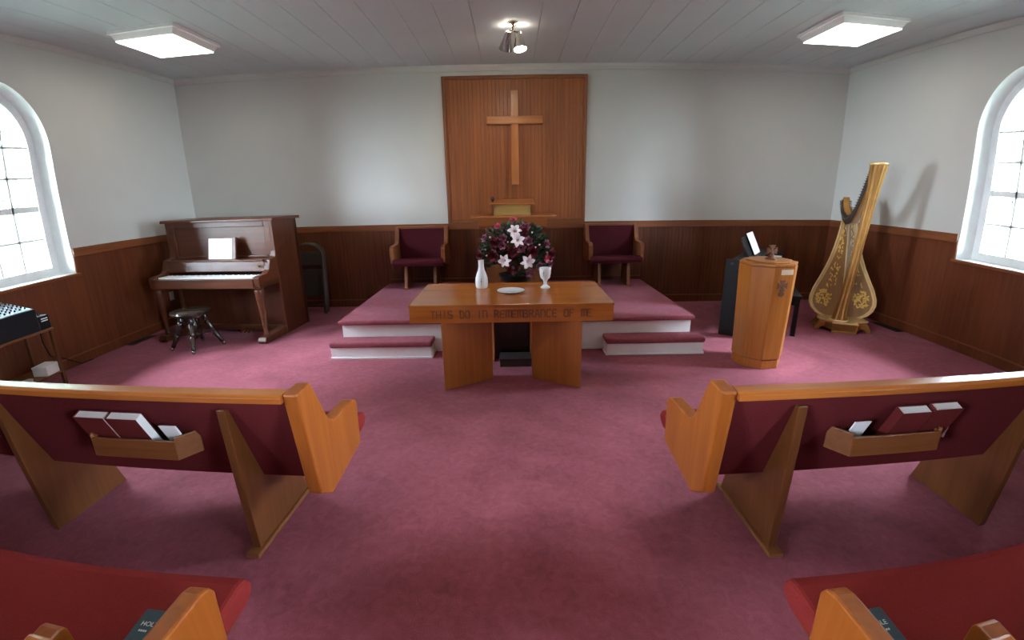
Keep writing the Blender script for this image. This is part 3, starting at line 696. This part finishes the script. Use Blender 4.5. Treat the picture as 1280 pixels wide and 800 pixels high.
B(-.19, .19, .004, .010, 0, .25).build('cover', BOOKC, t); 
MB().prism([(-.175, 0), (-.09, -.010), (0, .002), (.09, -.010), (.135, 0), (.135, .004), (-.175, .004)], 'z', .003, .245).build('pages', PAPER, t)
B(.142, .188, -.012, .004, .002, .25).build('book_block', PIANO, t)

# stool
t = thing('piano_stool', 'round dark claw-foot piano stool in front of the piano', 'stool', (-3.565, -1.83, 0))
MB().lathe([(.17, .400), (.205, .408), (.212, .425), (.205, .442), (.17, .452), (.002, .454)], 36).build('seat', STOOLW, t, smooth=True)
MB().lathe([(.10, .36), (.12, .37), (.12, .40)], 20).build('seat_plate', STOOLW, t, smooth=True)
MB().lathe([(.02, .11), (.035, .13), (.05, .16), (.03, .19), (.045, .24), (.04, .30), (.022, .33), (.022, .40)], 18).build('centre_post', STOOLW, t, smooth=True)
for k in range(4):
    a = radians(-65+90*k); d = Vector((cos(a), sin(a), 0))
    pts = []; rr = []
    for u, r in ((0, .024), (.12, .034), (.18, .022), (.24, .034), (.40, .027), (.5, .034), (.56, .022), (.62, .032), (.80, .020), (.9, .025), (.94, .015)):
        pts.append(d*(.115+.150*u**1.3)+Vector((0, 0, .365*(1-u)+.012))); rr.append(r)
    lg = MB().tube(pts, rr, 10).build('leg', STOOLW, t, smooth=True)
    q = d*.262; MB().ball((q.x, q.y, .022), .022, 10, 8).build('ball_foot', CHROME, lg, smooth=True)
    MB().tube([(0, 0, .165), d*.16+Vector((0, 0, .165))], .007, 6).build('stretcher', STOOLW, lg)

# folded chairs leaning behind the piano
def folding_chair(k, label):
    t = thing('folding_chair', label, 'chair', (-2.87+.012*k, -.30-.075*k, 0)); t.rotation_euler = (radians(-7), 0, radians(-3))
    w, h = .225, 1.0; pts = [(-w, 0, .012), (-w, 0, h-.18)]
    for i in range(1, 10):
        a = pi-pi*i/10; pts.append((w*cos(a), 0, h-.18+.17*sin(a)))
    pts += [(w, 0, h-.18), (w, 0, .012)]
    MB().tube(pts, .0125, 8).build('tube_frame', STEEL, t, smooth=True)
    B(-w+.01, w-.01, -.008, .004, .70, .87).build('back_slat', STEEL, t, .004)
    B(-w+.03, w-.03, .012, .026, .26, .64).build('folded_seat', STEEL, t, .004)
    for s in (-1, 1): MB().tube([(s*(w-.03), .018, .02), (s*(w-.03), .018, .60)], .010, 8).build('rear_leg', STEEL, t)
    MB().tube([(-w, 0, .14), (w, 0, .14)], .008, 6).build('cross_brace', STEEL, t)
for k, lb in enumerate(('folded brown steel chair leaning behind the piano, the one nearest the front wall', 'folded brown steel chair leaning behind the piano, middle of the three', 'folded brown steel chair leaning behind the piano, the outermost of the three')): folding_chair(k, lb)

# wall outlet, floor vents
t = thing('wall_outlet', 'ivory electric outlet plate on the left wall beside the piano', 'outlet', (XL+.012, -.80, .39))
B(0, .006, -.036, .036, -.058, .058).build('cover_plate', OUTLET, t, .002)
for z in (-.026, .026): B(.006, .009, -.016, .016, z-.014, z+.014).build('socket', OUTLET, t, .002)
def vent(x, y0, y1, label):
    t = thing('floor_vent', label, 'vent', (x, (y0+y1)/2, 0)); h = (y1-y0)/2
    B(-.05, .05, -h, h, 0, .006).build('vent_frame', VENTM, t)
    for k in range(12): B(-.04, .04, -h+.02+k*(2*h-.04)/12, -h+.03+k*(2*h-.04)/12, .006, .010).build('vent_slat', VENTM, t)
vent(XL+.085, -1.72, -1.36, 'dark floor vent along the left baseboard'); vent(XR-.09, -1.68, -1.28, 'dark floor vent along the right baseboard')

# ------------------------------------------------------------------ equipment cart by the left wall
CX0, CX1, CY0, CY1 = -4.56, -4.20, -3.48, -2.86
t = thing('equipment_cart', 'small wooden side table with a lower shelf against the left wall', 'table', ((CX0+CX1)/2, (CY0+CY1)/2, 0)); a, b = (CX1-CX0)/2, (CY1-CY0)/2
B(-a, a, -b, b, .545, .565).build('table_top', DOAKX, t, .004); B(-a+.01, a-.01, -b+.01, b-.01, .13, .148).build('shelf', DOAKX, t, .003)
for sx in (-1, 1):
    for sy in (-1, 1): B(sx*(a-.02)-.014, sx*(a-.02)+.014, sy*(b-.02)-.014, sy*(b-.02)+.014, 0, .545).build('leg', DOAK, t)
t = thing('audio_mixer', 'black mixing console with a slanted silver top on the side table', 'mixer', (-4.38, -3.23, .565))
MB().prism([(-.16, 0), (.17, 0), (.17, .20), (-.16, .265)], 'y', -.25, .245).build('case', BLACKP, t, .004)
ang = atan2(-.065, .33)
Mx = Matrix.Translation((.005, 0, .2325)) @ Matrix.Rotation(-ang, 4, 'Y')
MB().box(-.155, .155, -.235, .23, .002, .006, Mx).build('control_panel', SILVER, t)
mb = MB()
for i in range(6):
    for j in range(9): mb.lathe([(.008, .006), (.007, .018), (.001, .019)], 8, (-.12+i*.045, -.20+j*.05, 0), Mx)
stuff(mb.build('knobs', BLACK, t))
for j in (-.15, .05, .19): MB().ball((-.15, j, .275), .014, 8, 6).build('silver_knob', CHROME, t, smooth=True)
t = thing('cassette_deck', 'small black audio box with two white strips beside the mixer', 'audio box', (-4.36, -2.925, .565))
B(-.16, .15, -.055, .055, 0, .125).build('case', BLACKP, t, .004)
for z in (.075, .095): B(.15, .152, -.03, .035, z, z+.009).build('white_strip', PAPER, t)
MB().tube([(.10, .0, .125), (.10, 0, .15)], .012, 8).build('plug', CHROME, t)
t = thing('white_box', 'small white box on the lower shelf of the side table', 'box', (-4.30, -2.97, .148), radians(8))
B(-.07, .08, -.08, .09, 0, .085).build('carton', WHITE, t, .004); B(-.072, .082, -.082, .092, .07, .088).build('lid', WHITE, t, .003)
t = thing('adapter', 'small pale power adapter on the shelf left of the white box', 'adapter', (-4.27, -3.20, .148)); B(-.03, .03, -.04, .04, 0, .03).build('adapter_body', OUTLET, t, .004); B(-.01, .01, -.055, -.04, .008, .022).build('plug', BLACK, t)
o = MB().tube([(-4.36, -2.87, .60), (-4.45, -2.80, .40), (-4.55, -2.68, .22), (-4.575, -2.5, .12), (-4.57, -2.35, .012), (-4.565, -2.2, .006)], .006, 6).build('power_cord', BLACK, smooth=True)
tag(o, 'black power cord hanging from the cart along the left wall', 'cord')

# ------------------------------------------------------------------ digital piano, its music and bench
t = thing('digital_piano', 'black digital piano seen end-on behind the font', 'piano', (2.40, -1.63, 0), radians(-36))
for s in (-1, 1):
    MB().prism([(0, 0), (.46, 0), (.46, .84), (.32, .85), (.28, .87), (0, .87)], 'y', .66+s*.65, .66+s*.61).build('end_panel', BLACK, t, .004)
B(.03, .05, .05, 1.27, .12, .70).build('back_panel', BLACK, t); B(.05, .44, .05, 1.27, .70, .78).build('keyboard_body', BLACK, t, .004)
B(.05, .30, .05, 1.27, .84, .87).build('top_cover', BLACK, t, .004)
B(.05, .08, .002, .012, .815, .835).build('grey_strip', VENTM, t)
mb = MB()
for k in range(52): mb.box(.31, .45, .06+k*.0231, .06+k*.0231+.022, .78, .795)
stuff(mb.build('white_keys', PAPER, t))
MB().prism([(.19, .87), (.09, 1.08), (.08, 1.08), (.16, .87)], 'y', .31, 1.01).build('music_rest', BLACK, t)
o = thing('sheet_music', 'white sheet music leaning on the digital piano music rest', 'sheet music', (2.985, -1.20, .872), radians(-38)); 
MB().prism([(0, 0), (-.115, .245), (-.121, .243), (-.008, 0)], 'y', -.13, .22).build('pages', PAPER, o); MB().prism([(-.009, 0), (-.122, .243), (-.134, .237), (-.024, 0)], 'y', -.135, .225).build('folder', BLACK, o)
t = thing('piano_bench', 'black wooden bench half hidden behind the font', 'bench', (3.235, -1.40, 0), radians(-25))
B(-.17, .17, -.36, .36, .44, .475).build('seat', BLACK, t, .006); B(-.15, .15, -.33, .33, .36, .44).build('apron', BLACK, t)
for sx in (-1, 1):
    for sy in (-1, 1): B(sx*.135-.022, sx*.135+.022, sy*.32-.022, sy*.32+.022, 0, .44).build('leg', BLACK, t)

# ------------------------------------------------------------------ baptismal font
t = thing('baptismal_font', 'eight-sided honey oak baptismal font with a cross on its lid', 'font', (2.383, -2.494, 0), radians(6.4))
def octo(R): return [(R*cos(radians(-112.5+45*k)), R*sin(radians(-112.5+45*k))) for k in range(8)]
MB().prism(octo(.218), 'z', 0, .085).build('plinth', FONTW, t, .004)
MB().prism(octo(.212), 'z', .085, .092).build('plinth_joint', CARVE, t)
MB().prism(octo(1), 'z', .092, .955, lambda x, y, z: (x*(.227+.024*(z-.092)/.863), y*(.227+.024*(z-.092)/.863), z)).build('body', FONTW, t, .004)
MB().prism(octo(.240), 'z', .955, .960).build('lid_joint', CARVE, t)
MB().prism(octo(.250), 'z', .960, .985).build('lid', FONTW, t, .006); MB().prism(octo(.200), 'z', .985, 1.0).build('lid_top', FONTW, t, .006)
def pattee(s, hub=.28):                                     # flared cross outline
    q = []
    for k in range(4):
        c, n = cos(pi/2*k), sin(pi/2*k)
        for a, b in ((hub*.5, -hub*.5), (1, -.62), (1, .62)): q.append(((a*c-b*n)*s, (a*n+b*c)*s))
    return q
f = MB().lathe([(.052, 0), (.052, .008), (.035, .016), (.020, .034)], 20, (.01, -.01, 1.0)).build('finial_base', DOAK, t, smooth=True)
MB().prism([(a+.01, b+1.075) for a, b in pattee(.05)], 'y', -.019, -.001).build('finial_cross', DOAK, f, .002)
ap = .247*cos(radians(22.5))
# front face (normal -y in local space): carved emblem and a small plate near the top
e = MB().prism([(a-.005, b+.795) for a, b in pattee(.048)], 'y', -ap-.004, -ap+.004).build('carved_cross', CARVE, t, .002)
MB().prism([(-.005+.030*cos(2*pi*k/14), .720+.024*sin(2*pi*k/14)) for k in range(14)], 'y', -ap-.003, -ap+.004).build('carved_shell', CARVE, e, .002)
B(-.020, .010, -ap-.006, -ap+.004, .738, .762).build('carved_drop', DOAK, e, .003)
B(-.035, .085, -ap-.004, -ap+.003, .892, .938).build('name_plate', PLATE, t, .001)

# ------------------------------------------------------------------ concert harp
t = thing('concert_harp', 'gilded concert harp standing in the right front corner', 'harp', (3.885, -1.70, 0), atan2(-.43, .90))
# local axes: x across, y back from the column to the soundbox
hz = .13
B(-.125, .125, 0, .14, .02, hz-.018).build('base_block', GOLD, t, .004)
MB().prism([(-.135, -.012), (.135, -.012), (.135, .07), (.27, .16), (.24, .36), (-.24, .36), (-.27, .16), (-.135, .07)], 'z', hz-.02, hz).build('base_plate', GOLDL, t, .004)
MB().prism([(-.13, 0), (.13, 0), (.22, .15), (.20, .34), (-.20, .34), (-.22, .15)], 'z', .03, hz-.02).build('base_body', GOLD, t, .004)
B(-.13, .13, -.006, .03, 0, .022).build('base_foot_strip', GOLD, t, .003)
for sx, y in ((-1, .13), (1, .13), (-1, .30), (1, .30)):
    pr = [(sx*.16, hz-.02), (sx*.25, hz-.02), (sx*.285, .05), (sx*.305, 0), (sx*.25, 0), (sx*.235, .03), (sx*.19, .05)]
    MB().prism(pr, 'y', y-.035, y+.035).build('claw_foot', GOLD, t, .006)
def axis_pt(u): return Vector((-.055+.135*u, .09-.02*u, hz+(1.885-hz)*u))
pts = []; rr = []
for u, r in ((0, .088), (.015, .084), (.03, .074), (.08, .064), (.2, .053), (.5, .049), (.75, .055), (.88, .067), (.95, .080), (1, .088)):
    pts.append(axis_pt(u)); rr.append(r)
n = 24; mb = MB()
for p, r in zip(pts, rr):
    for k in range(n):
        rad_ = r*(1 if k % 2 else .90); a = 2*pi*k/n; mb.v.append((p.x+rad_*cos(a), p.y+rad_*sin(a), p.z))
m_ = len(pts); mb.f = [(i*n+k, i*n+(k+1) % n, (i+1)*n+(k+1) % n, (i+1)*n+k) for i in range(m_-1) for k in range(n)]+[tuple(range(n-1, -1, -1)), tuple((m_-1)*n+k for k in range(n))]
colm = mb.build('column', GOLD, t)
MB().lathe([(.088, 0), (.096, .006), (.096, .02), (.08, .028), (.03, .036), (.002, .037)], 28, tuple(axis_pt(1))).build('capital', GOLDL, colm, smooth=True)
MB().lathe([(.10, 0), (.10, .012), (.09, .022)], 28, (-.055, .09, hz)).build('column_base', GOLDL, colm, smooth=True)
# soundboard: a lyre-shaped board leaning back from the base to the shoulder
def sbp(s, half):                                           # s 0..1 up the board, half = signed half width
    return Vector((.03*s+half-.035*s, .28+.40*s-.0, hz+.005+(1.40-hz)*s))
HW = [(0, .20), (.03, .275), (.07, .325), (.12, .350), (.17, .350), (.25, .320), (.35, .262), (.45, .208), (.55, .165), (.65, .130), (.75, .102), (.85, .080), (.93, .066), (1, .055)]
def board(inset, off, th):
    mb = MB(); N = len(HW)
    for o_ in (off, off+th):
        for s, h in HW:
            ss = s*(1-inset*.25)+inset*.14
            for sg in (-1, 1): v = sbp(ss, sg*max(.01, h-inset)); v.y += o_; v.z += o_*.3; mb.v.append(tuple(v))
    for i in range(N-1):
        a = 2*i; mb.f += [(a, a+1, a+3, a+2), (2*N+a, 2*N+a+2, 2*N+a+3, 2*N+a+1), (a, a+2, 2*N+a+2, 2*N+a), (a+1, 2*N+a+1, 2*N+a+3, a+3)]
    mb.f += [(0, 2*N, 2*N+1, 1), (2*N-2, 2*N-1, 4*N-1, 4*N-2)]
    return mb
board(0, 0, .022).build('soundboard_rim', GOLDL, t, .004)
sb = board(.034, -.004, .02).build('soundboard', SOUND, t)
for sg in (-1, 1):
    MB().tube([sbp(s_, sg*h_)+Vector((0, -.004, 0)) for s_, h_ in HW], .013, 8).build('edge_bead', GOLDL, t, smooth=True)
MB().tube([sbp(.02, 0)+Vector((0, -.008, 0)), sbp(.98, 0)+Vector((0, -.008, 0))], .010, 6).build('string_rib', GOLDL, sb)
# gilt floral ornament: small petals laid on the board
mb = MB()
def leafp(c, ang, ln, wd, s0):
    P = []
    for k in range(6):
        u = [(-1, 0), (-.3, 1), (.5, .8), (1, 0), (.5, -.8), (-.3, -1)][k]
        x = c[0]+cos(ang)*u[0]*ln-sin(ang)*u[1]*wd; s = c[1]+(sin(ang)*u[0]*ln+cos(ang)*u[1]*wd)/1.3
        v = sbp(s, x); P.append((v.x, v.y-.0075, v.z-.002))
    Q = [(a, b+.004, c_) for a, b, c_ in P]
    mb.add(P+Q, [tuple(range(6)), tuple(range(11, 5, -1))]+[(i, 6+i, 6+(i+1) % 6, (i+1) % 6) for i in range(6)])
rnd = random.Random(3)
for sg in (-1, 1):
    for _ in range(60):
        a = rnd.uniform(0, 2*pi); r = sqrt(rnd.random()); leafp((sg*(.20+.085*r*cos(a)), .17+.075*r*sin(a)), rnd.uniform(0, 6), rnd.uniform(.013, .026), rnd.uniform(.006, .011), 0)
    for _ in range(70):
        s = rnd.uniform(.27, .95); h = [hh for ss, hh in HW if ss <= s][-1]; leafp((sg*rnd.uniform(.25, .62)*h, s), rnd.uniform(1, 2.2), rnd.uniform(.010, .022), rnd.uniform(.004, .008), 0)
stuff(mb.build('gilt_flowers', GILT, sb))
# soundbox behind
mb = MB(); N = 10
for s, h in HW:
    c = sbp(s, 0); hh = min(h*.86, .17-.10*s)
    for k in range(N+1):
        a = pi*k/N; mb.v.append((c.x+hh*cos(a), c.y+.022+hh*.95*sin(a), c.z+.006+hh*.25*sin(a)))
mb.f = [(i*(N+1)+k, i*(N+1)+k+1, (i+1)*(N+1)+k+1, (i+1)*(N+1)+k) for i in range(len(HW)-1) for k in range(N)]+[tuple(range(N, -1, -1)), tuple((len(HW)-1)*(N+1)+k for k in range(N+1))]
mb.build('soundbox', SOUND, t, smooth=True)
# neck: swings down from the column head and up again to the shoulder
NK = [(.0, 1.84), (.06, 1.72), (.13, 1.56), (.21, 1.40), (.30, 1.30), (.40, 1.275), (.50, 1.33), (.57, 1.44), (.60, 1.52)]
def nk(u):
    i = min(int(u*(len(NK)-1)), len(NK)-2); f_ = u*(len(NK)-1)-i
    return Vector((.075-.115*min(1, u*1.2)-.02*u, .08+NK[i][0]*(1-f_)+NK[i+1][0]*f_, NK[i][1]*(1-f_)+NK[i+1][1]*f_))
U = [i/24 for i in range(25)]
mb = MB()
for u in U:
    p = nk(u); q = nk(min(1, u+.02)); o_ = nk(max(0, u-.02)); d = (q-o_).normalized(); nn = Vector((1, 0, 0)); up = d.cross(nn)*(-1)
    hgt = .06
    for a, b in ((-.045, -hgt), (.02, -hgt), (.02, hgt), (-.045, hgt)): mb.v.append(tuple(p+nn*a+up*b))
mb.f = [(4*i+k, 4*i+(k+1) % 4, 4*i+4+(k+1) % 4, 4*i+4+k) for i in range(24) for k in range(4)]+[(3, 2, 1, 0), (96, 97, 98, 99)]
neck = mb.build('neck', GOLD, t, .004)
for sg in (-1, 1):
    mb = MB()
    for u in U[1:24]:
        p = nk(u); q = nk(min(1, u+.02)); o_ = nk(max(0, u-.02)); d = (q-o_).normalized(); nn = Vector((1, 0, 0)); up = d.cross(nn)*(-1)
        o1, o2 = (-.050, -.0455) if sg < 0 else (.0205, .025)
        for a, b in ((o1, -.058), (o2, -.058), (o2, .050), (o1, .050)): mb.v.append(tuple(p+nn*a+up*b))
    mb.f = [(4*i+k, 4*i+(k+1) % 4, 4*i+4+(k+1) % 4, 4*i+4+k) for i in range(22) for k in range(4)]+[(3, 2, 1, 0), (88, 89, 90, 91)]
    mb.build('action_plate', VENTM, neck)
mb = MB(); ms = MB()
for i in range(40):
    u = .04+.90*i/39; p = nk(u); mb.tube([p+Vector((-.075, 0, .012)), p+Vector((.055, 0, .012))], .0045, 6)
    mb.tube([p+Vector((-.05, 0, -.025)), p+Vector((-.03, 0, -.025))], .007, 6)
    s = .06+.86*(i/39); e = sbp(s, 0); ms.tube([(p.x-.042, p.y, p.z-.02), (e.x, e.y-.012, e.z)], .0011, 4)
stuff(mb.build('tuning_pins', CHROME, neck)); stuff(ms.build('strings', STRING, t))
